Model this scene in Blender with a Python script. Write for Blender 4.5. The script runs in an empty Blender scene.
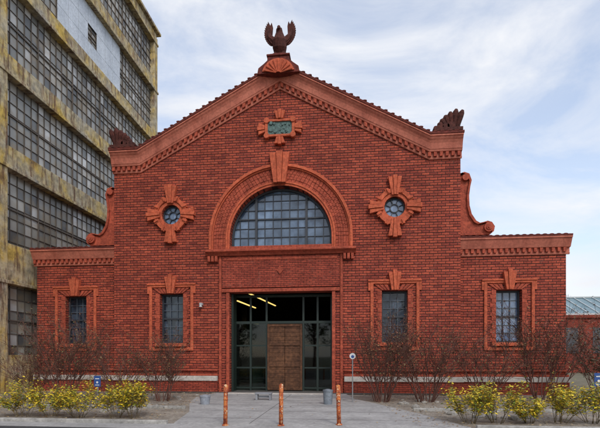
import bpy, math, random
from mathutils import Vector, Matrix, noise
from mathutils.geometry import tessellate_polygon
import bmesh
random.seed(7)
S=bpy.context.scene
COL=S.collection
rad=math.radians
# ---------------------------------------------------------------- mesh builder
class MB:
    def __init__(s): s.v=[]; s.f=[]
    def add(s,vs,fs):
        o=len(s.v); s.v+= [tuple(p) for p in vs]; s.f+=[tuple(i+o for i in f) for f in fs]
    def box(s,x0,x1,y0,y1,z0,z1):
        s.add([(x0,y0,z0),(x1,y0,z0),(x1,y1,z0),(x0,y1,z0),(x0,y0,z1),(x1,y0,z1),(x1,y1,z1),(x0,y1,z1)],
              [(0,3,2,1),(4,5,6,7),(0,1,5,4),(1,2,6,5),(2,3,7,6),(3,0,4,7)])
    def prism(s,poly,y0,y1):
        n=len(poly)
        s.add([(x,y0,z) for x,z in poly]+[(x,y1,z) for x,z in poly],
              [tuple(range(n)),tuple(range(2*n-1,n-1,-1))]+[(i,(i+1)%n,(i+1)%n+n,i+n) for i in range(n)])
    def plate(s,outer,holes,y0,y1):
        loops=[outer]+holes
        tr=tessellate_polygon([[Vector((x,z,0)) for x,z in l] for l in loops])
        flat=[p for l in loops for p in l]; n=len(flat)
        vs=[(x,y0,z) for x,z in flat]+[(x,y1,z) for x,z in flat]
        fs=[tuple(t) for t in tr]+[tuple(i+n for i in reversed(t)) for t in tr]
        o=0
        for l in loops:
            m=len(l)
            for i in range(m):
                a=o+i;b=o+(i+1)%m
                fs.append((a,b,b+n,a+n))
            o+=m
        s.add(vs,fs)
    def sweep(s,prof,path):
        n=len(prof); vs=[]
        for x,zb in path:
            for y,z in prof: vs.append((x,y,z+zb))
        fs=[]
        for k in range(len(path)-1):
            for i in range(n):
                a=k*n+i;b=k*n+(i+1)%n
                fs.append((a,b,b+n,a+n))
        fs.append(tuple(range(n))); fs.append(tuple((len(path)-1)*n+i for i in reversed(range(n))))
        s.add(vs,fs)
    def tube(s,pts,rs,seg=6,cap=True):
        vs=[];fs=[];n=len(pts)
        for k in range(n):
            p=Vector(pts[k]); d=(Vector(pts[min(k+1,n-1)])-Vector(pts[max(k-1,0)]))
            if d.length<1e-6: d=Vector((0,0,1))
            d.normalize()
            a=d.cross(Vector((0.3,1,0.1))); 
            if a.length<.05: a=d.cross(Vector((1,0,0)))
            a.normalize(); b=d.cross(a)
            for i in range(seg):
                t=2*math.pi*i/seg
                vs.append(p+(a*math.cos(t)+b*math.sin(t))*rs[k])
        for k in range(n-1):
            for i in range(seg):
                fs.append((k*seg+i,k*seg+(i+1)%seg,(k+1)*seg+(i+1)%seg,(k+1)*seg+i))
        if cap:
            fs.append(tuple(reversed(range(seg)))); fs.append(tuple((n-1)*seg+i for i in range(seg)))
        s.add(vs,fs)
    def obj(s,name,mat,parent=None,bevel=0,smooth=False,fix=True):
        me=bpy.data.meshes.new(name); me.from_pydata(s.v,[],s.f); me.update()
        if fix:
            bm=bmesh.new(); bm.from_mesh(me); bmesh.ops.recalc_face_normals(bm,faces=bm.faces); bm.to_mesh(me); bm.free()
        me.materials.append(mat)
        if smooth: 
            for p in me.polygons: p.use_smooth=True
        o=bpy.data.objects.new(name,me); COL.objects.link(o)
        if parent: o.parent=parent
        if bevel:
            m=o.modifiers.new("b",'BEVEL'); m.width=bevel; m.segments=2; m.limit_method='ANGLE'; m.angle_limit=rad(35)
        return o
def empty(name,loc=(0,0,0)):
    e=bpy.data.objects.new(name,None); e.location=loc; COL.objects.link(e); return e
# ---------------------------------------------------------------- materials
def newmat(name):
    m=bpy.data.materials.new(name); m.use_nodes=True
    nt=m.node_tree; b=nt.nodes["Principled BSDF"]; return m,nt,b
def N(nt,t,**k):
    n=nt.nodes.new(t)
    for a,v in k.items(): setattr(n,a,v)
    return n
def coords(nt,mul=(1,1,1)):
    tc=N(nt,'ShaderNodeTexCoord'); mp=N(nt,'ShaderNodeMapping'); mp.inputs['Scale'].default_value=mul
    nt.links.new(tc.outputs['Object'],mp.inputs[0]); return mp.outputs[0]
def nz(nt,vec,scale,detail=6,rough=.6):
    n=N(nt,'ShaderNodeTexNoise'); n.inputs['Scale'].default_value=scale; n.inputs['Detail'].default_value=min(detail,4); n.inputs['Roughness'].default_value=rough
    nt.links.new(vec,n.inputs['Vector']); return n.outputs[0]
def ramp(nt,fac,stops):
    r=N(nt,'ShaderNodeValToRGB'); e=r.color_ramp.elements
    while len(e)<len(stops): e.new(.5)
    for i,(p,c) in enumerate(stops):
        e[i].position=p; e[i].color=(c[0],c[1],c[2],1) if not isinstance(c,(int,float)) else (c,c,c,1)
    nt.links.new(fac,r.inputs[0]); return r.outputs[0]
def mix(nt,a,b,fac,mode='MIX'):
    m=N(nt,'ShaderNodeMix',data_type='RGBA',blend_type=mode)
    for s,v in ((0,fac),(6,a),(7,b)):
        if hasattr(v,'is_linked') or hasattr(v,'links'): nt.links.new(v,m.inputs[s])
        else: m.inputs[s].default_value=v if isinstance(v,(int,float)) else (*v,1)
    return m.outputs[2]
def bump(nt,b,h,st=.4,dist=.02):
    bp=N(nt,'ShaderNodeBump'); bp.inputs['Strength'].default_value=st; bp.inputs['Distance'].default_value=dist
    nt.links.new(h,bp.inputs['Height']); nt.links.new(bp.outputs[0],b.inputs['Normal'])
def rough_mat(name,c1,c2,scale=3,rough=.8,bs=.3,bd=.01,stain=None,fine=40,mott=0):
    m,nt,b=newmat(name); v=coords(nt)
    n1=nz(nt,v,scale,8,.65); col=ramp(nt,n1,[(.3,c1),(.7,c2)])
    if stain:
        v2=coords(nt,(1,1,.15)); s=ramp(nt,nz(nt,v2,2.2,6),[(.5,0.0),(.72,.75)])
        col=mix(nt,col,stain,s)
    if mott:
        s=ramp(nt,nz(nt,v,9,4,.75),[(.34,1-mott),(.62,1+mott*.5)]); col=mix(nt,col,s,1.0,'MULTIPLY')
        s=ramp(nt,nz(nt,coords(nt,(1,1,.3)),.9,4,.7),[(.36,1-mott*.7),(.6,1.0)]); col=mix(nt,col,s,1.0,'MULTIPLY')
    nt.links.new(col,b.inputs['Base Color']); b.inputs['Roughness'].default_value=rough; b.inputs['Specular IOR Level'].default_value=.3
    bump(nt,b,nz(nt,v,fine,3),bs,bd); return m
def brick_mat(name,c1,c2,mor,row=.115,w=.34,ms=.015,bold=.022):
    m,nt,b=newmat(name)
    tc=N(nt,'ShaderNodeTexCoord'); sp=N(nt,'ShaderNodeSeparateXYZ'); nt.links.new(tc.outputs['Object'],sp.inputs[0])
    ad=N(nt,'ShaderNodeMath',operation='ADD'); nt.links.new(sp.outputs[0],ad.inputs[0]); nt.links.new(sp.outputs[1],ad.inputs[1])
    wob=nz(nt,coords(nt,(1.5,1.5,4)),1.5,3)
    mm=N(nt,'ShaderNodeMath',operation='MULTIPLY_ADD'); nt.links.new(wob,mm.inputs[0]); mm.inputs[1].default_value=.04; nt.links.new(sp.outputs[2],mm.inputs[2])
    cb=N(nt,'ShaderNodeCombineXYZ'); nt.links.new(ad.outputs[0],cb.inputs[0]); nt.links.new(mm.outputs[0],cb.inputs[1])
    br=N(nt,'ShaderNodeTexBrick'); nt.links.new(cb.outputs[0],br.inputs['Vector'])
    br.inputs['Color1'].default_value=(*c1,1); br.inputs['Color2'].default_value=(*c2,1); br.inputs['Mortar'].default_value=(*mor,1)
    br.inputs['Scale'].default_value=1; br.inputs['Mortar Size'].default_value=ms; br.inputs['Mortar Smooth'].default_value=.25
    br.inputs['Brick Width'].default_value=w; br.inputs['Row Height'].default_value=row; br.inputs['Bias'].default_value=-.15
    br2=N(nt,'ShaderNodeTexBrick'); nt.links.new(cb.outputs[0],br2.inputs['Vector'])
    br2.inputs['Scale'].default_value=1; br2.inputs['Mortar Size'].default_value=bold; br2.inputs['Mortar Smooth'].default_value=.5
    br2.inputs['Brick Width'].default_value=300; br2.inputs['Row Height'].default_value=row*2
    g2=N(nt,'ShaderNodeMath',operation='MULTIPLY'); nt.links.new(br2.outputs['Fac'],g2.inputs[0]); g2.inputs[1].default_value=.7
    col=mix(nt,br.outputs['Color'],(.04,.015,.012),g2.outputs[0])  # dark course joints, with recess shade painted in since bump shading is weak
    st=ramp(nt,nz(nt,coords(nt),.7,4,.7),[(.3,.72),(.55,1.0),(.75,1.22)])
    col=mix(nt,col,st,1.0,'MULTIPLY')
    st2=ramp(nt,nz(nt,coords(nt,(5,5,6)),2.5,3,.7),[(.35,.72),(.6,1.2)])
    col=mix(nt,col,st2,1.0,'MULTIPLY')
    lime=ramp(nt,nz(nt,coords(nt,(1,1,.8)),3.6,4,.8),[(.57,0.0),(.80,.35)])
    col=mix(nt,col,(.40,.22,.16),lime)
    nt.links.new(col,b.inputs['Base Color']); b.inputs['Roughness'].default_value=.85; b.inputs['Specular IOR Level'].default_value=.25
    iv=N(nt,'ShaderNodeMath',operation='SUBTRACT'); iv.inputs[0].default_value=1.0; nt.links.new(br.outputs['Fac'],iv.inputs[1])
    iv2=N(nt,'ShaderNodeMath',operation='SUBTRACT'); nt.links.new(iv.outputs[0],iv2.inputs[0]); nt.links.new(g2.outputs[0],iv2.inputs[1])
    bump(nt,b,iv2.outputs[0],.8,.025)
    return m
def plain(name,c,rough=.5,metal=0,emit=None,es=0):
    m,nt,b=newmat(name); b.inputs['Base Color'].default_value=(*c,1); b.inputs['Roughness'].default_value=rough; b.inputs['Metallic'].default_value=metal
    if emit: b.inputs['Emission Color'].default_value=(*emit,1); b.inputs['Emission Strength'].default_value=es
    return m
def glass_mat(name,c1,c2,ior=1.9,sc=2.0,rough=.06,pane=(.39,1,.42)):
    m,nt,b=newmat(name); v=coords(nt)
    col=ramp(nt,nz(nt,v,sc,5),[(.35,c1),(.65,c2)])
    sn=N(nt,'ShaderNodeVectorMath',operation='SNAP'); sn.inputs[1].default_value=pane; nt.links.new(coords(nt),sn.inputs[0])
    wn=N(nt,'ShaderNodeTexWhiteNoise',noise_dimensions='3D'); nt.links.new(sn.outputs[0],wn.inputs['Vector'])
    pv=ramp(nt,wn.outputs['Value'],[(0,.55),(1,1.25)]); col=mix(nt,col,pv,1.0,'MULTIPLY')
    nt.links.new(col,b.inputs['Base Color']); b.inputs['Roughness'].default_value=rough; b.inputs['IOR'].default_value=ior
    bump(nt,b,nz(nt,v,2.5,2),.2,.04); return m
def leaf_mat(name,stops,rough=.6,trans=.0):
    m,nt,b=newmat(name); g=N(nt,'ShaderNodeNewGeometry')
    col=ramp(nt,g.outputs['Random Per Island'],stops)
    nt.links.new(col,b.inputs['Base Color']); b.inputs['Roughness'].default_value=rough; return m

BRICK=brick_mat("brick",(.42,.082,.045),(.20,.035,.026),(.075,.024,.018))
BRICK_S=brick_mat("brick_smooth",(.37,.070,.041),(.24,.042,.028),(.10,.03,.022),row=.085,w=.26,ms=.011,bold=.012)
TERRA=rough_mat("terracotta_trim",(.48,.100,.052),(.33,.062,.036),4,.82,.5,.02,mott=.4,fine=22)
TERRA_B=rough_mat("terracotta_bright",(.62,.140,.064),(.46,.095,.046),4,.82,.5,.02,mott=.33,fine=22)
SALMON=rough_mat("terracotta_cornice",(.58,.190,.125),(.47,.138,.090),1.5,.75,.3,.01,stain=(.34,.09,.058),mott=.25)
TILE=rough_mat("clay_tile",(.20,.042,.03),(.11,.027,.02),6,.85,.4,.02,mott=.4)
DARKT=rough_mat("weathered_terracotta",(.115,.033,.024),(.06,.02,.017),6,.85,.6,.03,mott=.4,fine=18)
STONE=rough_mat("limestone",(.62,.57,.52),(.46,.42,.38),3,.85,.3,.01,mott=.22)
CONC=rough_mat("concrete_path",(.44,.43,.42),(.31,.30,.295),1.3,.9,.3,.005,mott=.2)
KERB=rough_mat("kerb_concrete",(.44,.42,.39),(.30,.29,.27),3,.9,.3,.01,mott=.3)
BRONZE=rough_mat("bronze_plaque",(.13,.22,.20),(.04,.06,.06),9,.5,.9,.03,fine=12)
FRAME=plain("window_frame_paint",(.03,.035,.045),.5)
FRAMEL=plain("window_frame_light",(.09,.11,.14),.5)
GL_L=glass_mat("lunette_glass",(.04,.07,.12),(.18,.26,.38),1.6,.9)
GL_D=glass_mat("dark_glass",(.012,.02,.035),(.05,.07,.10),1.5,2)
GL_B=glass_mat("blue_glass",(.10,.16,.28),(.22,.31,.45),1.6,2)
ROOF=rough_mat("roof_dark",(.06,.05,.05),(.04,.035,.035),2)
DARKG=plain("dark_green_steel",(.010,.022,.017),.5)
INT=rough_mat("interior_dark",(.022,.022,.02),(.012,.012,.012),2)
# ---------------------------------------------------------------- brick hall
H=empty("brick_hall_building")
def arc(cx,cz,r,a0,a1,n):
    return [(cx+r*math.cos(rad(a0+(a1-a0)*i/n)),cz+r*math.sin(rad(a0+(a1-a0)*i/n))) for i in range(n+1)]
def circ(cx,cz,r,n=40): return arc(cx,cz,r,0,360,n)[:-1]
def rect(x0,x1,z0,z1): return [(x0,z0),(x1,z0),(x1,z1),(x0,z1)]
AZ=7.1
def stilt(r,zb,n=40): return [(r,zb)]+arc(0,AZ,r,0,180,n)+[(-r,zb)]
PW=7.94; KX=6.6; SL=.53; WZ0,WZ1=2.3,4.6; WX=5.12; OZ=8.28
def gz(x): return max(0,(KX-abs(x))*SL)
m=MB()
outer=[(-PW,0),(-2.35,0),(-2.35,4.62),(2.35,4.62),(2.35,0),(PW,0),(PW,11.0),(KX,11.0),(0,11.0+KX*SL),(-KX,11.0),(-PW,11.0)]
holes=[stilt(2.33,6.72)]+[circ(s*WX,OZ,.45) for s in(-1,1)]+[rect(s*WX-.56,s*WX+.56,WZ0,WZ1) for s in(-1,1)]
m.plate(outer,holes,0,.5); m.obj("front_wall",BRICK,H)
WE={-1:12.12,1:12.45}
m=MB()
for s in(-1,1):
    a,b=sorted((s*PW,s*WE[s])); 
    m.plate(rect(a,b,0,6.5),[rect(s*10.08-.54,s*10.08+.54,WZ0,WZ1)],.35,.85)
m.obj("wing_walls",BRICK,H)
m=MB()
m.plate([(-7.93,6.15),(7.93,6.15),(7.93,10.9),(KX,10.9),(0,10.9+KX*SL),(-KX,10.9),(-7.93,10.9)],[],.52,16)
for s in(-1,1):
    a,b=sorted((s*7.44,s*7.93)); m.box(a,b,.52,16,0,6.14)
    a,b=sorted((s*7.95,s*(WE[s]-.01))); m.box(a,b,.86,14,0,6.35)
m.box(-7.43,2.5,15.5,15.98,0,6.14) ; m.box(5,7.43,15.5,15.98,0,6.14); m.box(2.5,5,15.5,15.98,3.6,6.14)
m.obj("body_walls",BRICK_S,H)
m=MB()
m.plate([(-8.1,10.92),(-KX,10.92),(0,10.92+KX*SL),(KX,10.92),(8.1,10.92),(8.1,11.05),(KX,11.05),(0,11.06+KX*SL),(-KX,11.05),(-8.1,11.05)],[],.55,16.2)
for s in(-1,1):
    a,b=sorted((s*7.97,s*12.0)); m.box(a,b,.99,13.9,6.36,6.5)
m.obj("roof",ROOF,H)
# base / water table
m=MB(); st=MB(); mo=MB()
for s in(-1,1):
    a,b=sorted((s*2.9,s*(PW+.1))); m.box(a,b,-.1,-.002,0,.56); st.box(a,b,-.16,-.003,.562,.79); mo.box(a,b,-.08,-.002,.792,.9); mo.box(a,b,-.1,-.002,1.02,1.1)
    a,b=sorted((s*(PW+.102),s*(WE[s]+.1))); m.box(a,b,.25,.348,0,.56); st.box(a,b,.19,.347,.562,.79); mo.box(a,b,.27,.348,.792,.9); mo.box(a,b,.25,.348,1.02,1.1)
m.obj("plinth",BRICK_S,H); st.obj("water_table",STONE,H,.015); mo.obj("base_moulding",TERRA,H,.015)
# door surround, panel, ledge
m=MB()
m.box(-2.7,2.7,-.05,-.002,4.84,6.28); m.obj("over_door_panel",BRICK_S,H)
m=MB()
for s in(-1,1):
    a,b=sorted((s*2.352,s*2.5)); m.box(a,b,-.06,.3,0,4.62)
    a,b=sorted((s*2.72,s*2.84)); m.box(a,b,-.07,-.002,0,6.28)
m.box(-2.7,2.7,-.1,-.002,4.623,4.78)
m.box(-2.6,2.6,-.08,-.052,6.08,6.2)
m.prism([(0,5.4),(.16,5.6),(0,5.8),(-.16,5.6)],-.1,-.052)
m.obj("door_surround",TERRA,H,.015)
m=MB()
prof=[(-.002,6.28),(-.14,6.28),(-.2,6.36),(-.3,6.42),(-.34,6.44),(-.34,6.52),(-.26,6.56),(-.002,6.58)]
m.sweep(prof,[(-3.42,0),(3.42,0)])
m.box(-2.33,2.33,-.1,.36,6.585,6.72)
for s in(-1,1):
    for i in range(3): m.box(s*3.1-.24+i*.17,s*3.1-.24+i*.17+.12,-.2,-.003,6.02,6.277)
m.obj("sill_ledge",TERRA,H,.012)
# arch
def sring(M,r0,r1,zb,y0,y1):
    o=stilt(r1,zb); i=stilt(r0,zb); M.plate(o+list(reversed(i)),[],y0,y1)
m=MB(); sring(m,2.335,2.43,6.59,-.06,-.003); sring(m,2.432,2.52,6.59,-.1,-.002); m.obj("arch_inner_moulding",TERRA_B,H,.012)
m=MB(); sring(m,3.10,3.16,6.59,-.1,-.002); sring(m,3.162,3.28,6.59,-.18,-.002); m.obj("arch_hood_moulding",TERRA_B,H,.012)
m=MB()
NR=5; dr=(3.095-2.525)/NR
for k in range(NR):
    r0=2.525+k*dr; n=46+k*3; yo=.018*(k%2)
    for i in range(n):
        a0=180*i/n+.18; a1=180*(i+1)/n-.18; j=random.uniform(-.01,.01)
        m.prism(arc(0,AZ,r0+.004,a0,a1,2)+list(reversed(arc(0,AZ,r0+dr-.006,a0,a1,2))),-.045+j-yo,-.002)
    for s in(-1,1):
        for q in range(3):
            a,b=sorted((s*(r0+.004),s*(r0+dr-.006))); m.box(a,b,-.045-yo+random.uniform(-.01,.01),-.002,6.6+q*.165,6.6+q*.165+.155)
m.obj("arch_voussoirs",TERRA,H)
def key3(M,cx,cz,ang,r0,r1,w0,w1,yf,yb,mid=.0):
    c,s_=math.cos(rad(ang)),math.sin(rad(ang))
    def T(u,v): return (cx+u*c+v*s_, cz-u*s_+v*c)
    for k,(a,b) in enumerate(((-1,-.36),(-.32,.32),(.36,1))):
        ex=mid if k==1 else 0; y=yf-(0.04 if k==1 else 0)
        M.prism([T(a*w0/2,r0),T(b*w0/2,r0),T(b*w1/2,r1+ex),T(a*w1/2,r1+ex)],y,yb)
m=MB(); key3(m,0,0,0,9.5,10.85,.55,.92,-.28,-.003,.05); m.obj("arch_keystone",TERRA_B,H,.015)
# lunette window
D_=.12
m=MB(); m.plate(stilt(2.335,6.7),[],.34+D_,.36+D_); m.obj("lunette_glass",GL_L,H)
m=MB(); t=MB()
def top(x): return AZ+math.sqrt(max(0,2.33**2-x*x))
for x in(-1.17,1.17): m.box(x-.05,x+.05,.22+D_,.335+D_,6.72,top(x))
m.box(-2.33,2.33,.242+D_,.336+D_,6.722,6.8)
sring(m,2.24,2.328,6.73,.215+D_,.333+D_)
for k in range(-5,6):
    x=k*.39
    if abs(abs(x)-1.17)<.01: continue
    t.box(x-.015,x+.015,.29+D_,.337+D_,6.8,top(x)-.03)
for z in (7.22,7.64,8.06,8.48,8.9,9.2):
    w=math.sqrt(max(0,2.3**2-max(0,z-AZ)**2)); t.box(-w,w,.295+D_,.338+D_,z-.014,z+.014)
for z in (8.06,): 
    w=math.sqrt(2.3**2-(z-AZ)**2); m.box(-w,w,.26+D_,.332+D_,z-.03,z+.03)
m.obj("lunette_frame",FRAME,H); t.obj("lunette_glazing_bars",FRAME,H)
# oculi
m=MB(); r=MB(); fr=MB(); gl=MB()
for s in(-1,1):
    cx=s*WX
    r.plate(circ(cx,OZ,.8),[circ(cx,OZ,.62)],-.16,-.002)
    r.plate(circ(cx,OZ,.615),[circ(cx,OZ,.455)],-.1,.1)
    for a in(0,90,180,270): key3(m,cx,OZ,a,.5,1.30 if a in(0,180) else 1.1,.28,.6,-.2,-.003,.06)
    for q in (26,-26,154,206,64,116,-64,-116):
        key3(m,cx,OZ,q,.64,.86,.12,.18,-.18,-.004,0)
    gl.plate(circ(cx,OZ,.452),[],.2,.22)
    fr.plate(circ(cx,OZ,.45),[circ(cx,OZ,.4)],.12,.195); fr.plate(circ(cx,OZ,.2,24),[circ(cx,OZ,.165,24)],.13,.196)
    for i in range(8):
        a=rad(i*45+22.5); dx,dz=math.cos(a),math.sin(a); w=.016
        fr.prism([(cx+dx*.19-dz*w,OZ+dz*.19+dx*w),(cx+dx*.19+dz*w,OZ+dz*.19-dx*w),(cx+dx*.41+dz*w,OZ+dz*.41-dx*w),(cx+dx*.41-dz*w,OZ+dz*.41+dx*w)],.14,.197)
m.obj("oculus_keystones",TERRA_B,H,.012); r.obj("oculus_rings",TERRA_B,H,.015); gl.obj("oculus_glass",GL_B,H); fr.obj("oculus_frames",FRAME,H)
# sash windows
m=MB(); jm=MB(); k3=MB(); fr=MB(); bars=MB(); gd=MB(); gb=MB()
for cx,y in ((-10.08,.35),(-WX,0),(WX,0),(10.08,.35)):
    w=.56 if abs(cx)<6 else .54
    m.plate(rect(cx-1.06,cx+1.06,1.95,5.0),[rect(cx-.93,cx+.93,2.1,4.90)],y-.08,y-.002)
    m.box(cx-1.16,cx+1.16,y-.12,y-.003,5.002,5.08)
    m.box(cx-1.16,cx-1.062,y-.07,y-.003,4.6,5.0); m.box(cx+1.062,cx+1.16,y-.07,y-.003,4.6,5.0)
    for i in range(12):
        z0=2.32+i*.19
        for s in(-1,1):
            e=.2 if i%2 else .26
            a,b=sorted((cx+s*(w+.005),cx+s*(w+e))); jm.box(a,b,y-.03-(i%2)*.01,y-.002,z0,z0+.182)
    n=9
    for i in range(n):
        u0=-1+2*i/n+.02; u1=-1+2*(i+1)/n-.02
        if abs((u0+u1)/2)<.25: continue
        jm.prism([(cx+u0*w,4.62),(cx+u1*w,4.62),(cx+u1*.9,4.87),(cx+u0*.9,4.87)],y-.05,y-.002)
    key3(k3,cx,0,0,4.6,5.38,.3,.56,y-.2,y-.003,.1)
    m.box(cx-.75,cx+.75,y-.18,y+.25,2.14,2.298)
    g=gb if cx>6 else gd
    g.box(cx-w,cx+w,y+.36,y+.38,WZ0,WZ1)
    fr.plate(rect(cx-w,cx+w,WZ0,WZ1),[rect(cx-w+.07,cx+w-.07,WZ0+.08,WZ1-.07)],y+.25,y+.355)
    fr.box(cx-w+.07,cx+w-.07,y+.27,y+.35,3.42,3.5)
    for i in (1,2): 
        x=cx-w+.07+(2*w-.14)*i/3; bars.box(x-.014,x+.014,y+.3,y+.357,WZ0+.08,WZ1-.07)
    for z in (2.73,3.08,3.84,4.18): bars.box(cx-w+.07,cx+w-.07,y+.305,y+.358,z-.013,z+.013)
m.obj("window_surrounds",TERRA_B,H,.012); jm.obj("window_jambs",TERRA,H,.008); k3.obj("window_keystones",TERRA_B,H,.012)
fr.obj("sash_frames",FRAME,H); bars.obj("sash_bars",FRAMEL,H); gd.obj("sash_glass_dark",GL_D,H); gb.obj("sash_glass_blue",GL_B,H)
# cartouche
m=MB(); 
m.plate(rect(-.68,.68,11.62,12.4),[rect(-.55,.55,11.72,12.3)],-.16,-.002)
key3(m,0,12.0,0,.42,.78,.3,.5,-.18,-.003,.05); key3(m,0,12.0,180,.4,.7,.3,.5,-.18,-.003,.05)
for s in(90,270): key3(m,0,12.0,s,.69,.98,.32,.55,-.16,-.003,.05)
for sx in(-1,1):
    for sz in(-1,1): m.prism(circ(sx*.6,12.01+sz*.34,.13,12),-.2,-.003)
m.obj("cartouche",TERRA_B,H,.015)
m=MB(); m.box(-.55,.55,-.1,-.004,11.72,12.3)
for i in range(16):
    x=random.uniform(-.45,.45); z=random.uniform(11.78,12.24); m.prism(circ(x,z,random.uniform(.04,.09),7),-.1-random.uniform(.02,.06),-.101)
m.obj("bronze_plaque",BRONZE,H)
# gable cornice
EX=7.98
path=[(-EX,0),(-KX,0),(0,KX*SL),(KX,0),(EX,0)]
prof=[(-.003,10.30),(-.06,10.30),(-.08,10.37),(-.05,10.39),(-.05,10.58),(-.16,10.60),(-.18,10.67),(-.2,10.69),(-.22,10.8),(-.25,10.92),(-.30,11.02),(-.35,11.08),(-.38,11.15),(-.42,11.16),(-.42,11.22),(.5,11.24),(.5,11.06),(-.001,11.05)]
m=MB(); m.sweep(prof,path); m.obj("gable_cornice",SALMON,H)
m=MB()
x=-7.9
while x<7.95:
    z=gz(x); s=SL*(1 if x<0 else -1) if abs(x)<KX else 0
    a,b=x-.065,x+.065
    m.prism([(a,10.40+z-.065*s),(b,10.40+z+.065*s),(b,10.585+z+.065*s),(a,10.585+z-.065*s)],-.15,-.052)
    x+=.25
m.obj("dentils",TERRA,H)
m=MB()
m.sweep([(-.44,11.225),(-.45,11.25),(-.45,11.32),(-.42,11.345),(.48,11.36),(.5,11.245)],[(-EX-.02,0),(-KX,0),(0,KX*SL),(KX,0),(EX+.02,0)])
x=-7.92
while x<7.95:
    z=gz(x); tl=math.atan(SL)*(1 if x<0 else -1) if abs(x)<KX else 0
    r_=.10+random.uniform(-.008,.008)
    pts=[(x+r_*math.cos(a+tl),11.33+z+.04*math.sin(a+tl)) for a in [math.pi*i/6 for i in range(7)]]
    m.prism(pts,-.46,.45); x+=.30
m.obj("coping_tiles",TILE,H)
# apex pedestal
m=MB()
m.plate([(-.95,14.22),(.95,14.22),(.9,14.48),(.66,14.66),(.5,14.80),(.48,14.96),(-.48,14.96),(-.5,14.80),(-.66,14.66),(-.9,14.48)],[],-.56,.3)
m.box(-.52,.52,-.62,.36,14.962,15.04); m.box(-.38,.38,-.5,.25,15.042,15.13); m.box(-.28,.28,-.4,.15,15.132,15.22)
m.obj("apex_pedestal",TILE,H,.02)
m=MB()
m.plate(arc(0,14.10,.74,15,165,20),[],-.61,-.562)
for i in range(9):
    a=rad(20+140*i/8); m.tube([(.1*math.cos(a),-.62,14.18+.05*math.sin(a)),(.66*math.cos(a),-.63,14.10+.66*math.sin(a))],[.02,.045],6)
m.obj("apex_shell",TERRA_B,H)
# acroteria
m=MB()
for s in(-1,1):
    cx=s*7.72
    m.box(min(s*6.75,s*7.95),max(s*6.75,s*7.95),-.42,.1,11.37,11.5)
    for i in range(9):
        a=-6+i*13; L=.94-.060*i if i>0 else .82
        a=rad(a); dx,dz=-s*math.sin(a),math.cos(a)
        bx=cx-s*.075*i
        P=[]
        for u,r_ in ((0,.12),(.35,.125),(.7,.14),(.88,.12),(1,.06)):
            bend=.15*u*u
            P.append(((bx+dx*L*u+s*bend,-.16-.16*u,11.42+dz*L*u),r_))
        m.tube([p for p,_ in P],[q for _,q in P],8)
    for q in range(4):
        m.tube([(cx-s*(.25+q*.22),-.4,11.58-.03*q),(cx-s*(.25+q*.22),-.1,11.58-.03*q)],[.17-.025*q]*2,12)
m.obj("acroteria",DARKT,H)
# side volutes
m=MB(); e=MB()
for s in(-1,1):
    P=[(7.95,7.0),(9.2,7.0),(9.32,7.1),(9.35,7.3),(9.28,7.45),(9.12,7.52),(8.95,7.46),(8.76,7.42),(8.55,7.55),(8.36,7.85),(8.27,8.25),(8.25,8.7),(8.3,9.1),(8.36,9.35),(8.28,9.6),(8.12,9.66),(7.95,9.6)]
    m.plate([(s*x,z) for x,z in P],[],.15,.75)
    Q=[(9.2,7.0),(9.36,7.12),(9.4,7.33),(9.28,7.52),(9.1,7.58),(8.93,7.53),(8.78,7.5),(8.62,7.6),(8.43,7.9),(8.34,8.27),(8.32,8.7),(8.37,9.1),(8.43,9.37),(8.33,9.66),(8.12,9.74),(7.95,9.68)]
    R=[(x-.09,z-.06) if i<11 else (x-.09,z-.03) for i,(x,z) in enumerate(Q)]
    e.plate([(s*x,z) for x,z in Q]+[(s*x,z) for x,z in reversed(R)],[],.05,.8)
    for r_,y in ((.2,.02),(.12,-.02),(.06,-.05)): e.prism(circ(s*9.15,7.3,r_,20),y,.14)
    e.prism(circ(s*8.17,9.5,.14,16),.02,.14)
m.obj("volute_panels",TERRA,H); e.obj("volute_scrolls",TERRA,H,.015)
# wing cornice
m=MB(); d=MB(); tl=MB()
for s in(-1,1):
    a,b=sorted((s*(PW+.003),s*(WE[s]+.12))); Y=.35
    pr=[(Y-.003,6.10),(Y-.06,6.10),(Y-.08,6.17),(Y-.05,6.19),(Y-.05,6.38),(Y-.16,6.40),(Y-.2,6.5),(Y-.26,6.64),(Y-.31,6.76),(Y-.35,6.77),(Y-.35,6.84),(Y+.6,6.84),(Y+.6,6.5)]
    m.sweep(pr,[(a,0),(b,0)])
    q0,q1=sorted((s*(WE[s]-.1),s*(WE[s]+.1))); m.box(q0,q1,.96,14,6.5,6.84)
    x=a+.08
    while x<b-.05: d.box(x-.06,x+.06,.2,.298,6.21,6.385); x+=.24
    tl.box(a,b,-.02,.98,6.845,6.91)
    x=a+.12
    while x<b-.08:
        tl.prism([(x+.1*math.cos(q),6.90+.035*math.sin(q)) for q in [math.pi*i/6 for i in range(7)]],-.035,.95); x+=.28
m.obj("wing_cornice",SALMON,H); d.obj("wing_dentils",TERRA,H); tl.obj("wing_coping_tiles",TILE,H)
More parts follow.
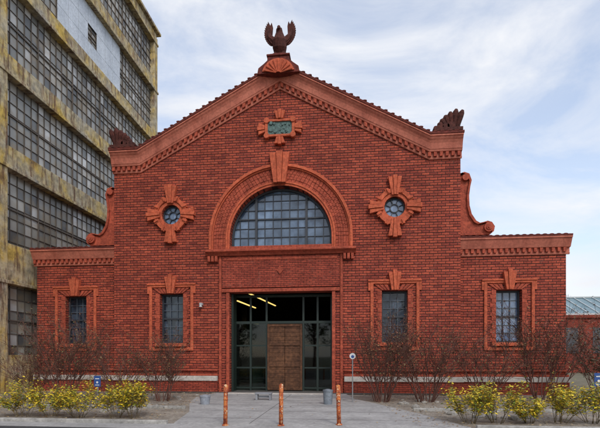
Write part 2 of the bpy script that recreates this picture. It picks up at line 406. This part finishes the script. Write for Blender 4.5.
# interior
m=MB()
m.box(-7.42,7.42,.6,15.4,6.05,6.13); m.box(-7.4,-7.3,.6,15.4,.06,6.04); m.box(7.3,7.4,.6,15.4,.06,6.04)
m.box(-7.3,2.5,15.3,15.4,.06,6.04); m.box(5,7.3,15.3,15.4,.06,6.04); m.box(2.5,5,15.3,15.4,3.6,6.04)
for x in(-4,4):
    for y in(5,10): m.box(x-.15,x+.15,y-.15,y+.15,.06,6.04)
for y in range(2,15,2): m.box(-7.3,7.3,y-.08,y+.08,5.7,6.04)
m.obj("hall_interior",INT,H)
m=MB(); m.box(-7.42,7.42,-.3,15.4,0.03,.055); m.obj("hall_floor",rough_mat("hall_concrete",(.14,.13,.12),(.09,.085,.08),1.3,.7),H)
m=MB()
def strip(x0,y0,x1,y1,z):
    a=Vector((x0,y0,0));b=Vector((x1,y1,0)); d_=(b-a).normalized(); n_=Vector((-d_.y,d_.x,0))*.04
    ps=[a-n_,b-n_,b+n_,a+n_]; m.add([(p.x,p.y,z) for p in ps]+[(p.x,p.y,z+.05) for p in ps],[(0,3,2,1),(4,5,6,7),(0,1,5,4),(1,2,6,5),(2,3,7,6),(3,0,4,7)])
strip(-2.1,2.4,-1.6,8.5,4.95); strip(-2.75,3.0,-2.5,6.5,4.6); strip(2.1,8,2.7,12.0,4.4); strip(-4.2,9.5,-3.0,9.9,3.9)
m.obj("fluorescent_tubes",plain("tube_light",(1,1,.8),.5,0,(1,.70,.2),1.2),H)
m=MB()
Y=.9
for x in(-2.3,-1.55,-.78,.98,1.65,2.3): m.box(x-.045,x+.045,Y-.05,Y+.05,.06,4.6)
for z in(3.3,4.55): m.box(-2.34,2.34,Y-.045,Y+.045,z-.06,z+.06)
for x0,x1 in((-2.25,-1.6),(-1.5,-.83),(1.03,1.6),(1.7,2.25)):
    for z in(.2,1.15,2.2): m.box(x0,x1,Y-.03,Y+.03,z-.035,z+.035)
m.box(-2.34,-2.25,.3,Y,.06,4.6)
m.obj("entrance_frame",DARKG,H)
gm=bpy.data.materials.new("entrance_glass"); gm.use_nodes=True; nt=gm.node_tree; nt.nodes.clear()
o_=N(nt,'ShaderNodeOutputMaterial'); mx=N(nt,'ShaderNodeMixShader'); tr=N(nt,'ShaderNodeBsdfTransparent'); gs=N(nt,'ShaderNodeBsdfGlossy'); gs.inputs['Roughness'].default_value=.03
tr.inputs[0].default_value=(.6,.68,.66,1); mx.inputs[0].default_value=.035
nt.links.new(tr.outputs[0],mx.inputs[1]); nt.links.new(gs.outputs[0],mx.inputs[2]); nt.links.new(mx.outputs[0],o_.inputs[0])
m=MB(); m.box(-2.26,-.83,Y-.004,Y+.004,.1,3.24); m.box(1.03,2.26,Y-.004,Y+.004,.1,3.24); m.obj("entrance_glass",gm,H)
WOOD=rough_mat("old_wood",(.17,.075,.036),(.07,.03,.016),3,.7,.4,.01,mott=.45)
m=MB()
for i in range(16):
    z=.1+i*.195
    for a,b in((-.73,.09),(.11,.93)): m.box(a,b,Y-.09-random.uniform(0,.012),Y-.05,z,z+.186)
for a,b in((-.73,-.63),(.83,.93)): m.box(a,b,Y-.14,Y-.105,.1,3.22)
for z in(.1,1.2,2.2,3.1): m.box(-.63,.83,Y-.135,Y-.104,z,z+.11)
m.obj("wooden_doors",WOOD,H,.006)
m=MB()
m.box(-1.8,-1.2,2.4,3.2,.06,1.2); m.box(1.3,2.2,4,4.8,.06,1.6); m.box(3.4,4.4,6,7,.06,1.1); m.box(-4,-2.8,6,7.5,.06,2)
m.obj("stored_crates",rough_mat("crate",(.08,.10,.08),(.03,.05,.04),3),H,.02)
m=MB(); m.box(-3.72,-3.6,-.2,-.002,4.05,4.15); m.tube([(-3.66,-.2,4.05),(-3.66,-.2,3.95)],[.05,.08],10)
m.obj("wall_lamp",plain("lamp_grey",(.4,.4,.4),.5),H)
# ---------------------------------------------------------------- eagle
m=MB(); ex,ey,ez=0,-.12,15.20; K=1.1
def eb(x,y,z): return (x*K,ey+y*K,ez+z*K)
m.tube([eb(0,.25,0),eb(0,.12,.15),eb(0,0,.38),eb(0,-.05,.62),eb(0,-.06,.8),eb(0,-.1,.95),eb(0,-.17,1.04),eb(0,-.26,1.04),eb(0,-.33,.96)],[q*K for q in(.10,.22,.29,.29,.21,.14,.12,.07,.015)],14)
for s in(-1,1):
    m.tube([eb(s*.12,0,.25),eb(s*.15,-.06,.05),eb(s*.15,-.16,.03)],[.13,.08,.04],8)
    sh=Vector(eb(s*.16,.04,.58)); el=Vector(eb(s*.42,.06,.86))
    m.tube([sh,(sh+el)/2,el,el+Vector((s*.04,0,.2))],[.17,.17,.15,.06],8)
    for lay,(sc,w,yo) in enumerate(((1,.10,0),(.62,.10,-.06))):
        for i in range(13):
            t_=i/12
            root=sh.lerp(el,t_)
            L=(.30+.48*t_)*sc*K
            ang=rad(2+(1-t_)**1.1*90)
            if i==12: ang=rad(-6); L*=.85
            d_=Vector((s*math.sin(ang),0,math.cos(ang)))
            pr=Vector((d_.z,0,-d_.x)); y0=ey-.0+.008*i+yo
            p=[root-pr*w,root+pr*w,root+d_*L*.7+pr*w*.85,root+d_*L,root+d_*L*.7-pr*w*.75]
            m.prism([(q.x,q.z) for q in p],y0,y0+.05)
for i in range(5):
    a=rad(-24+12*i); m.prism([(math.sin(a)*.05-.06,ez+.2),(math.sin(a)*.05+.06,ez+.2),(math.sin(a)*.4+.06,ez-.0),(math.sin(a)*.4-.06,ez-.0)],ey+.2+.01*i,ey+.24+.01*i)
m.obj("eagle_statue",DARKT)
# ---------------------------------------------------------------- industrial building
F=empty("industrial_building")
def conc_yellow():
    m,nt,b=newmat("stained_concrete")
    v=coords(nt); 
    c=ramp(nt,nz(nt,v,.55,4,.7),[(.32,(.40,.37,.31)),(.5,(.50,.41,.24)),(.64,(.58,.40,.09))])
    s=ramp(nt,nz(nt,coords(nt,(1,2.5,.35)),1.6,4,.7),[(.48,0.0),(.63,.88)])
    c=mix(nt,c,(.15,.07,.038),s)
    s=ramp(nt,nz(nt,v,3,4,.7),[(.35,.55),(.6,1.1)]); c=mix(nt,c,s,1.0,'MULTIPLY')
    nt.links.new(c,b.inputs['Base Color']); b.inputs['Roughness'].default_value=.9; bump(nt,b,nz(nt,v,14,6),.5,.03); return m
def pane_mat():
    m,nt,b=newmat("factory_panes")
    tc=N(nt,'ShaderNodeTexCoord'); sn=N(nt,'ShaderNodeVectorMath',operation='SNAP'); sn.inputs[1].default_value=(100,.48,.55)
    of=N(nt,'ShaderNodeVectorMath',operation='ADD'); of.inputs[1].default_value=(50,0,0)
    nt.links.new(tc.outputs['Object'],of.inputs[0]); nt.links.new(of.outputs[0],sn.inputs[0])
    wn=N(nt,'ShaderNodeTexWhiteNoise',noise_dimensions='3D'); nt.links.new(sn.outputs[0],wn.inputs['Vector'])
    c=ramp(nt,wn.outputs['Value'],[(0,(.10,.10,.10)),(.3,(.20,.20,.185)),(.8,(.34,.33,.30)),(.97,(.52,.52,.51))])
    big=ramp(nt,nz(nt,coords(nt),.25,3),[(.4,.65),(.6,1.3)]); c=mix(nt,c,big,1.0,'MULTIPLY')
    tan=ramp(nt,nz(nt,coords(nt,(1,1,2)),.8,4),[(.46,0.0),(.64,.55)]); c=mix(nt,c,(.28,.21,.12),tan)
    nt.links.new(c,b.inputs['Base Color']); b.inputs['Roughness'].default_value=.3; return m
CY=conc_yellow(); PN=pane_mat()
PW2=rough_mat("pane_reflection_sheets",(.66,.71,.78),(.50,.55,.62),.8,.5,mott=.2)  # pale colour paints in bright reflections; sheets sit ahead of the sash bars
RUST=rough_mat("rusted_steel",(.15,.12,.10),(.08,.07,.06),2)
FX=-12.62; Y0,Y1=-16,15.2
m=MB(); m.box(-42,FX-.4,Y0,Y1,0,27.8); m.obj("frame_core",CY,F)
m=MB()
bands=[(0,1.75),(5.05,6.95),(10.4,11.5),(14.75,15.75),(19.05,20.0),(23.35,24.35),(27.3,28.3)]
for i,(a,b) in enumerate(bands): m.box(FX-.398,FX+(.0 if i else .02),Y0,Y1,a,b)
for a,b in bands[1:]: m.box(FX+.002,FX+.12,Y0,Y1+.1,a,a+.16)
m.box(FX-.4,FX+.25,Y0,Y1+.3,28.3,28.5)
m.obj("spandrels",CY,F,.02)
m=MB()
for y,hw in((-15,.4),(-8.5,.4),(-1.55,.55),(Y1-.3,.3)): m.box(FX-.397,FX+.06,y-hw,y+hw,0,27.9)
m.obj("piers",CY,F,.02)
g=MB(); w=MB(); mu=MB()
for i in range(len(bands)-1):
    z0=bands[i][1]; z1=bands[i+1][0]
    g.box(FX-.39,FX-.3,Y0,Y1,z0-.05,z1+.05)
    k=0;y=math.ceil(Y0/.48)*.48
    while y<Y1:
        t_=.05 if k%6==0 else .022
        mu.box(FX-.302,FX-.255+(t_>.03)*.02,y-t_/2,y+t_/2,z0,z1); y+=.48;k+=1
    z=math.ceil(z0/.55)*.55
    while z<z1: mu.box(FX-.301,FX-.26,Y0,Y1,z-.013,z+.013); z+=.55
    mu.box(FX-.3,FX-.24,Y0,Y1,(z0+z1)/2-.03,(z0+z1)/2+.03)
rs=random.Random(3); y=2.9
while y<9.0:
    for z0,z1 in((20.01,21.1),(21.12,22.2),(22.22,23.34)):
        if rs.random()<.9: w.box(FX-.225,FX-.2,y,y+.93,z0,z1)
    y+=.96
g.obj("factory_glass",PN,F); w.obj("pane_reflection_sheets",PW2,F); mu.obj("steel_sash",RUST,F)
m=MB(); m.box(-38,-13.5,Y0+2,Y1-2,27.82,28.2); m.obj("flat_roof",ROOF,F)
# ---------------------------------------------------------------- distant building right
D=empty("low_workshop_building",(0,0,0))
m=MB(); m.box(23,60,28,44,0,5.6); m.box(22.9,60,27.8,44,5.605,5.9); m.obj("workshop_walls",BRICK_S,D)
m=MB()
m.add([(23,28.5,6),(60,28.5,6),(60,34,8.4),(23,34,8.4),(23,39,6),(60,39,6)],[(0,1,2,3),(3,2,5,4),(0,3,4)]); m.obj("glazed_roof",rough_mat("glazed_roof",(.10,.18,.21),(.20,.28,.31),.6,.3),D,fix=False)
m=MB()
for i in range(38):
    x=23+i; m.tube([(x,28.45,6.02),(x,33.97,8.45)],[.06,.06],4)
m.box(22.9,60,33.9,34.1,8.4,8.55); m.box(22.9,60,28.3,28.5,5.92,6.1)
m.obj("roof_bars",plain("white_bars",(.5,.53,.53),.5),D)
m=MB()
for i in range(8): m.box(24+i*4,26.6+i*4,27.95,27.997,2,4.6)
m.obj("workshop_windows",GL_D,D)
# ---------------------------------------------------------------- ground
def sheet(name,poly,z,mat,par=None):
    me=bpy.data.meshes.new(name); me.from_pydata([(x,y,z) for x,y in poly],[],[tuple(range(len(poly)))]); me.materials.append(mat)
    o=bpy.data.objects.new(name,me); COL.objects.link(o); return o
GRV=rough_mat("gravel",(.42,.37,.31),(.25,.21,.17),2.2,.95,.8,.03,fine=30,mott=.35)
GND=rough_mat("ground_soil",(.20,.17,.12),(.12,.11,.07),.6,.95,.5,.03)
ASP=rough_mat("asphalt",(.065,.065,.068),(.045,.045,.047),2,.9,.4,.01,fine=60)
sheet("ground",[(-700,-700),(700,-700),(700,700),(-700,700)],0,GND)
sheet("gravel_bed",[(-30,-9.15),(30,-9.15),(30,.3),(-30,.3)],.004,GRV)
sheet("road",[(-90,-30),(90,-30),(90,-9.95),(-90,-9.95)],.008,ASP)
sheet("sidewalk",[(-90,-9.95),(90,-9.95),(90,-9.15),(-90,-9.15)],.012,CONC)
path_poly=[(-3.0,-.3),(-3.1,-2.4),(-2.6,-4.5),(-1.7,-7),(-1.3,-9.15),(5.9,-9.15),(5.2,-7),(4.2,-4.5),(3.3,-2.4),(3.0,-.3)]
m=MB(); m.add([(x,y,.03) for x,y in path_poly]+[(x,y,0) for x,y in path_poly],[tuple(range(10))]+[(i,(i+1)%10,(i+1)%10+10,i+10) for i in range(10)]); m.obj("concrete_path",CONC)
m=MB()
for y in(-1.8,-3.4,-5.0,-6.6,-8.2): m.box(-1.3-(y+9)*.2,4.9+(-y-6)*.3-.6,y-.01,y+.01,.0315,.033)
m.box(.6,.62,-9.1,-.4,.0312,.0334)
m.obj("path_joints",plain("joint",(.13,.125,.12),.9))
m=MB()
def seg(a,b,w=.07,h=.13):
    a=Vector((*a,0));b=Vector((*b,0)); d_=(b-a).normalized(); n_=Vector((-d_.y,d_.x,0))*w
    ps=[a-n_,b-n_,b+n_,a+n_]; m.add([(p.x,p.y,0) for p in ps]+[(p.x,p.y,h) for p in ps],[(0,3,2,1),(4,5,6,7),(0,1,5,4),(1,2,6,5),(2,3,7,6),(3,0,4,7)])
seg((-20,-9.22),(-1.45,-9.22),.06,.1); seg((6.0,-9.22),(20,-9.22),.06,.1)
seg((-20,-6.1),(-2.15,-6.1),.05,.1); seg((5.05,-5.9),(20,-5.9),.05,.1)
m.obj("kerb",KERB,None,.015)
m=MB(); m.box(-2.3,2.3,-.75,-.31,0.0,.06)
m.obj("door_threshold",STONE,None,.01)
# rocks
m=MB()
def rock(x,y,r):
    bm=bmesh.new(); bmesh.ops.create_icosphere(bm,subdivisions=2,radius=r)
    o=Vector((random.random()*50,0,0))
    for v in bm.verts: v.co*= 1+.5*noise.noise(v.co/r*.9+o); v.co.z*=.55
    m.add([(v.co.x+x,v.co.y+y,v.co.z+r*.2) for v in bm.verts],[[q.index for q in f.verts] for f in bm.faces]); bm.free()
for i in range(90):
    s=random.choice((-1,1)); x=random.uniform(-11,-3.4) if s<0 else random.uniform(4.9,12); y=random.uniform(-6,-1)
    rock(x,y,random.uniform(.04,.15))
for i in range(22): rock(-3.4+random.uniform(-1.2,.3),-6.5+random.uniform(-1,1.6),random.uniform(.05,.14)); rock(6.2+random.uniform(-.4,1.8),-6.6+random.uniform(-1,1),random.uniform(.06,.17))
m.obj("rocks",rough_mat("rock",(.44,.41,.36),(.26,.24,.22),4,.9,.6,.03,mott=.3))
m=MB()
def leaf(M,p,s,up=False):
    a=random.uniform(0,6.28); b=random.uniform(-1.2,1.2) if not up else random.uniform(-.3,.3)
    u=Vector((math.cos(a),math.sin(a),math.sin(b)*.6)).normalized(); w=u.cross(Vector((random.uniform(-.6,.6),random.uniform(-.6,.6),1))).normalized()
    M.add([p-u*s,p+w*s*.5,p+u*s,p-w*s*.5],[(0,1,2,3)])
for i in range(8500):
    x=random.uniform(-12,13); y=random.uniform(-9.1,-.2)
    if -2.9<x-(-y*.12)<3.6 and random.random()<.96: continue
    leaf(m,Vector((x,y,.04+random.random()*.02)),random.uniform(.02,.045),True)
m.obj("fallen_leaves",leaf_mat("fallen_leaf",[(0,(.18,.09,.04)),(.4,(.32,.21,.11)),(.75,(.45,.35,.2)),(1,(.12,.08,.045))]),fix=False)
# ---------------------------------------------------------------- shrubs
TW=rough_mat("twig_bark",(.17,.08,.06),(.09,.045,.036),5,.9)
TWY=rough_mat("young_bark",(.16,.12,.06),(.09,.07,.04),5,.9)
RL=leaf_mat("russet_leaves",[(0,(.16,.045,.03)),(.3,(.28,.11,.05)),(.55,(.24,.18,.08)),(.8,(.12,.14,.05)),(1,(.12,.045,.03))])
YL=leaf_mat("yellow_leaves",[(0,(.10,.17,.02)),(.3,(.30,.32,.03)),(.55,(.70,.50,.02)),(.85,(.82,.60,.04)),(1,(.50,.25,.02))])
GL2=leaf_mat("dark_leaves",[(0,(.05,.06,.025)),(.5,(.10,.08,.04)),(1,(.20,.06,.035))])
def shrub(name,x,y,h,w,stems,nl,lmat,ls=.035,thick=.016,sub=6,low=.15,twmat=TW,sink=0):
    E=empty(name,(x,y,0)); M=MB(); L=MB(); tips=[]
    def branch(p,d,L_,r,lev):
        pts=[p];rs=[r]; q=p.copy(); n=5 if lev==0 else 3
        for k in range(n):
            d=(d+Vector((random.gauss(0,.13),random.gauss(0,.13),random.gauss(.02,.08)))).normalized()
            q=q+d*L_/n; pts.append(q.copy()); rs.append(r*(1-.7*(k+1)/n))
            if lev>0 or k>1: tips.append(q.copy())
            if lev<2 and (k>0 or lev>0):
                for _ in range(sub//2 if lev==0 else 2):
                    if random.random()<.85:
                        dd=(d*.9+Vector((random.gauss(0,.5),random.gauss(0,.5),random.gauss(.1,.3)))).normalized()
                        branch(q,dd,L_*random.uniform(.28,.5),r*.55,lev+1)
        M.tube(pts,rs,3 if lev else 4,False)
    for i in range(stems):
        a=random.uniform(0,6.28); sp=random.uniform(.05,.75)*w/h
        d=Vector((math.cos(a)*sp,math.sin(a)*sp,1)).normalized()
        branch(Vector((math.cos(a)*.12*w,math.sin(a)*.12*w,-sink)),d,h*random.uniform(.6,.85),thick,0)
    M.obj("branches",twmat,E,fix=False)
    for i in range(nl):
        t_=random.choice(tips)
        if t_.z<low*h and random.random()<.7: continue
        leaf(L,t_+Vector((random.gauss(0,.04),random.gauss(0,.04),random.gauss(0,.04))),random.uniform(.6,1.3)*ls)
    L.obj("leaves",lmat,E,fix=False)
for x,y,h,w,st_,nl in [(-7.4,-4.4,3.1,2.2,22,2000),(-9.2,-3.6,2.2,1.8,12,800),(-5.5,-4.2,2.4,1.7,13,1000),(-3.9,-3.8,2.4,1.8,15,1300),
    (4.3,-3.2,3.1,2.2,22,1800),(5.9,-3.0,3.0,2.5,22,1900),(8.1,-2.9,2.5,2.0,13,900),(10.3,-2.5,3.3,2.4,19,1900)]:
    shrub("bare_shrub",x,y,h,w,st_,nl,RL,.04,.02)
shrub("russet_shrub",12.6,-2.0,3.0,1.8,16,2600,GL2,.06)
for x,y,h,w in [(-6.0,-8.35,.9,1.2),(-5.2,-8.3,.75,1.0),(-4.35,-8.35,.95,1.1),(-3.3,-8.3,.85,1.0),(-2.75,-8.35,.95,.9),
                (6.1,-8.3,.9,1.1),(6.8,-8.2,1.05,1.1),(7.6,-8.1,.7,.8),(8.4,-8.0,.95,1.1),(9.2,-7.9,.95,1.1)]:
    shrub("yellow_shrub",x,y,h,w,13,1650,YL,.040,.007,6,.05,TWY)
def tree(name,x,y,h,cr,mat,nl=3500,ls=.22):
    E=empty(name,(x,y,0)); M=MB();L=MB()
    M.tube([(0,0,0),(.1,0,h*.25),(0,.1,h*.5),(.1,0,h*.85)],[.28,.2,.14,.04],8)
    cl=[]
    for i in range(26):
        a=random.uniform(0,6.28); z=random.uniform(.35,.95)*h; rr=cr*random.uniform(.3,1)*math.sqrt(max(.1,1-((z/h-.6)/.45)**2))
        e_=Vector((math.cos(a)*rr,math.sin(a)*rr,z)); cl.append(e_)
        M.tube([(0,0,z*.6),tuple(e_*.6+Vector((0,0,z*.3))),tuple(e_)],[.09,.06,.02],4)
    for i in range(nl):
        c=random.choice(cl); leaf(L,c+Vector((random.gauss(0,.5),random.gauss(0,.5),random.gauss(0,.4)))*cr*.3,ls*random.uniform(.6,1.2))
    M.obj("trunk_and_limbs",TW,E,fix=False); L.obj("crown",mat,E,fix=False)
GT=leaf_mat("green_leaves",[(0,(.04,.07,.02)),(.5,(.09,.13,.03)),(1,(.14,.16,.04))])
tree("maple_tree",5,22,7,3,GT,2500)
for x,y,h in ((-14,-44,9),(-2,-47,11),(12,-45,9)): tree("street_tree",x,y,h,3.6,GT,1200,.35)
# ---------------------------------------------------------------- bollards
def bollmat():
    m,nt,b=newmat("orange_rust_paint"); v=coords(nt)
    c=ramp(nt,nz(nt,v,9,4,.7),[(.38,(.16,.035,.02)),(.5,(.50,.11,.03)),(.62,(.58,.20,.05))])
    s=ramp(nt,nz(nt,v,16,4),[(.56,0.0),(.64,.85)]); c=mix(nt,c,(.80,.66,.42),s)
    nt.links.new(c,b.inputs['Base Color']); b.inputs['Roughness'].default_value=.75; bump(nt,b,nz(nt,v,30,4),.4,.01); return m
BM=bollmat()
for i,(x,y,h) in enumerate(((.07,-9.35,1.0),(1.42,-9.24,1.02),(2.82,-9.08,.98))):
    m=MB(); r=.052
    pts=[(0,0,0),(0,0,h*.5),(0,0,h-.04),(0,0,h-.015),(0,0,h)]
    m.tube(pts,[r,r,r,r*.8,r*.3],18); m.tube([(0,0,0.0),(0,0,.03)],[.085,.075],18)
    for z in(.62,.8): m.tube([(0,0,h*z),(0,0,h*z+.03)],[r+.004]*2,18)
    o=m.obj("bollard",BM,None,fix=True); o.location=(x,y,.012 if i<2 else .03); o.rotation_euler=(rad((-.6,.4,.8)[i]),rad((.7,-.5,1.2)[i]),rad(97*i))
    for p in o.data.polygons: p.use_smooth=abs(p.normal.z)<.5
# ---------------------------------------------------------------- street furniture
BLUE=plain("sign_blue",(.02,.07,.25),.4); WHITE=plain("sign_white",(.65,.65,.65),.4); GREY=plain("galvanised",(.30,.31,.32),.45,.6)
def sign(x,y,z,w,h,mat,rnd=False):
    E=empty("information_sign",(x,y,0))
    m=MB(); m.tube([(0,.03,0),(0,.03,z+h/2)],[.022,.022],8); m.obj("post",GREY,E)
    m=MB()
    if rnd: m.prism([(a,b+z) for a,b in circ(0,0,w/2,24)],-.005,.005)
    else: m.box(-w/2,w/2,-.005,.005,z-h/2,z+h/2)
    m.obj("plate",mat,E)
    m=MB()
    if rnd: m.prism([(a,b+z) for a,b in circ(0,-.02,w/4,16)],-.009,-.006)
    else:
        m.box(-w*.3,w*.3,-.009,-.006,z+h*.2,z+h*.28); m.prism([(a,b+z-h*.1) for a,b in circ(0,0,w*.16,14)],-.009,-.006); m.box(-w*.3,w*.3,-.009,-.006,z-h*.38,z-h*.32)
    m.obj("marking",BLUE if rnd else WHITE,E)
sign(-4.88,-6.56,.9,.22,.34,BLUE); sign(10.98,-4.88,.95,.26,.42,BLUE); sign(3.22,-3.7,1.7,.22,.22,WHITE,True)
def bin_(name,x,y,r,h,mat):
    m=MB(); m.tube([(0,0,0),(0,0,.04),(0,0,h*.5),(0,0,h-.05),(0,0,h-.05),(0,0,h),(0,0,h)],[r*.86,r*.88,r*.94,r,r*1.07,r*1.07,r*.9],20)
    m.tube([(0,0,h),(0,0,h+.03)],[r*.9,r*.3],20)
    o=m.obj(name,mat); o.location=(x,y,.03)
bin_("trash_can",2.36,-4.5,.17,.5,rough_mat("bin_grey",(.24,.27,.30),(.15,.17,.2),4,.5,mott=.3))
bin_("planter_pot",-1.9,-4.9,.18,.3,rough_mat("pot_grey",(.34,.36,.40),(.24,.26,.3),4,.6,mott=.3))
m=MB(); m.box(-.32,.32,-.15,.15,.22,.28); m.box(-.3,-.22,-.13,.13,0,.218); m.box(.22,.3,-.13,.13,0,.218); m.box(-.219,.219,-.02,.02,.08,.16)
o=m.obj("low_bench",rough_mat("bench_conc",(.3,.31,.33),(.2,.2,.22),3),None,.01); o.location=(-.15,-3.2,.03)
# ---------------------------------------------------------------- world / light
W=bpy.data.worlds.new("World"); S.world=W; W.use_nodes=True; nt=W.node_tree; nt.nodes.clear()
out=N(nt,'ShaderNodeOutputWorld'); bg=N(nt,'ShaderNodeBackground'); bg.inputs[1].default_value=.135
sky=N(nt,'ShaderNodeTexSky',sky_type='NISHITA'); sky.sun_disc=False
SE,SR=rad(42),rad(155)
sky.sun_elevation=SE; sky.sun_rotation=SR; sky.air_density=1.0; sky.dust_density=1.5
tc=N(nt,'ShaderNodeTexCoord'); mp=N(nt,'ShaderNodeMapping'); mp.inputs['Scale'].default_value=(1,1,2.6); mp.inputs['Rotation'].default_value=(0,rad(24),0)
nt.links.new(tc.outputs['Generated'],mp.inputs[0])
n1=nz(nt,mp.outputs[0],2.3,10,.6); n1.node.inputs['Distortion'].default_value=.8; n1.node.inputs['Detail'].default_value=8
cf=ramp(nt,n1,[(.36,.38),(.62,1.0)])
n2=nz(nt,mp.outputs[0],1.3,6,.55); cc=ramp(nt,n2,[(.35,(.73,.78,.89)),(.62,(.95,.96,.985))])
def scale(v,k):
    s=N(nt,'ShaderNodeVectorMath',operation='SCALE'); s.inputs['Scale'].default_value=k; nt.links.new(v,s.inputs[0]); return s.outputs[0]
c=mix(nt,scale(sky.outputs[0],1.9),scale(cc,7.6),cf); nt.links.new(c,bg.inputs[0]); nt.links.new(bg.outputs[0],out.inputs[0])
sl=bpy.data.lights.new("sun",'SUN'); sl.energy=1.5; sl.angle=rad(12); sl.color=(1,.96,.90)
so=bpy.data.objects.new("sun",sl); COL.objects.link(so)
d_=Vector((math.sin(SR)*math.cos(SE),math.cos(SR)*math.cos(SE),math.sin(SE)))
so.rotation_euler=d_.to_track_quat('Z','Y').to_euler()
# ---------------------------------------------------------------- camera
cam=bpy.data.cameras.new("camera"); co=bpy.data.objects.new("camera",cam); COL.objects.link(co)
cam.sensor_width=36; cam.sensor_fit='HORIZONTAL'; cam.lens=26.4; cam.shift_y=142/600; cam.clip_end=3000
co.location=(3.0,-19.8,1.7); co.rotation_euler=(rad(90),0,rad(6.03)); S.camera=co
S.view_settings.view_transform='Standard'; S.view_settings.look='None'; S.view_settings.exposure=0
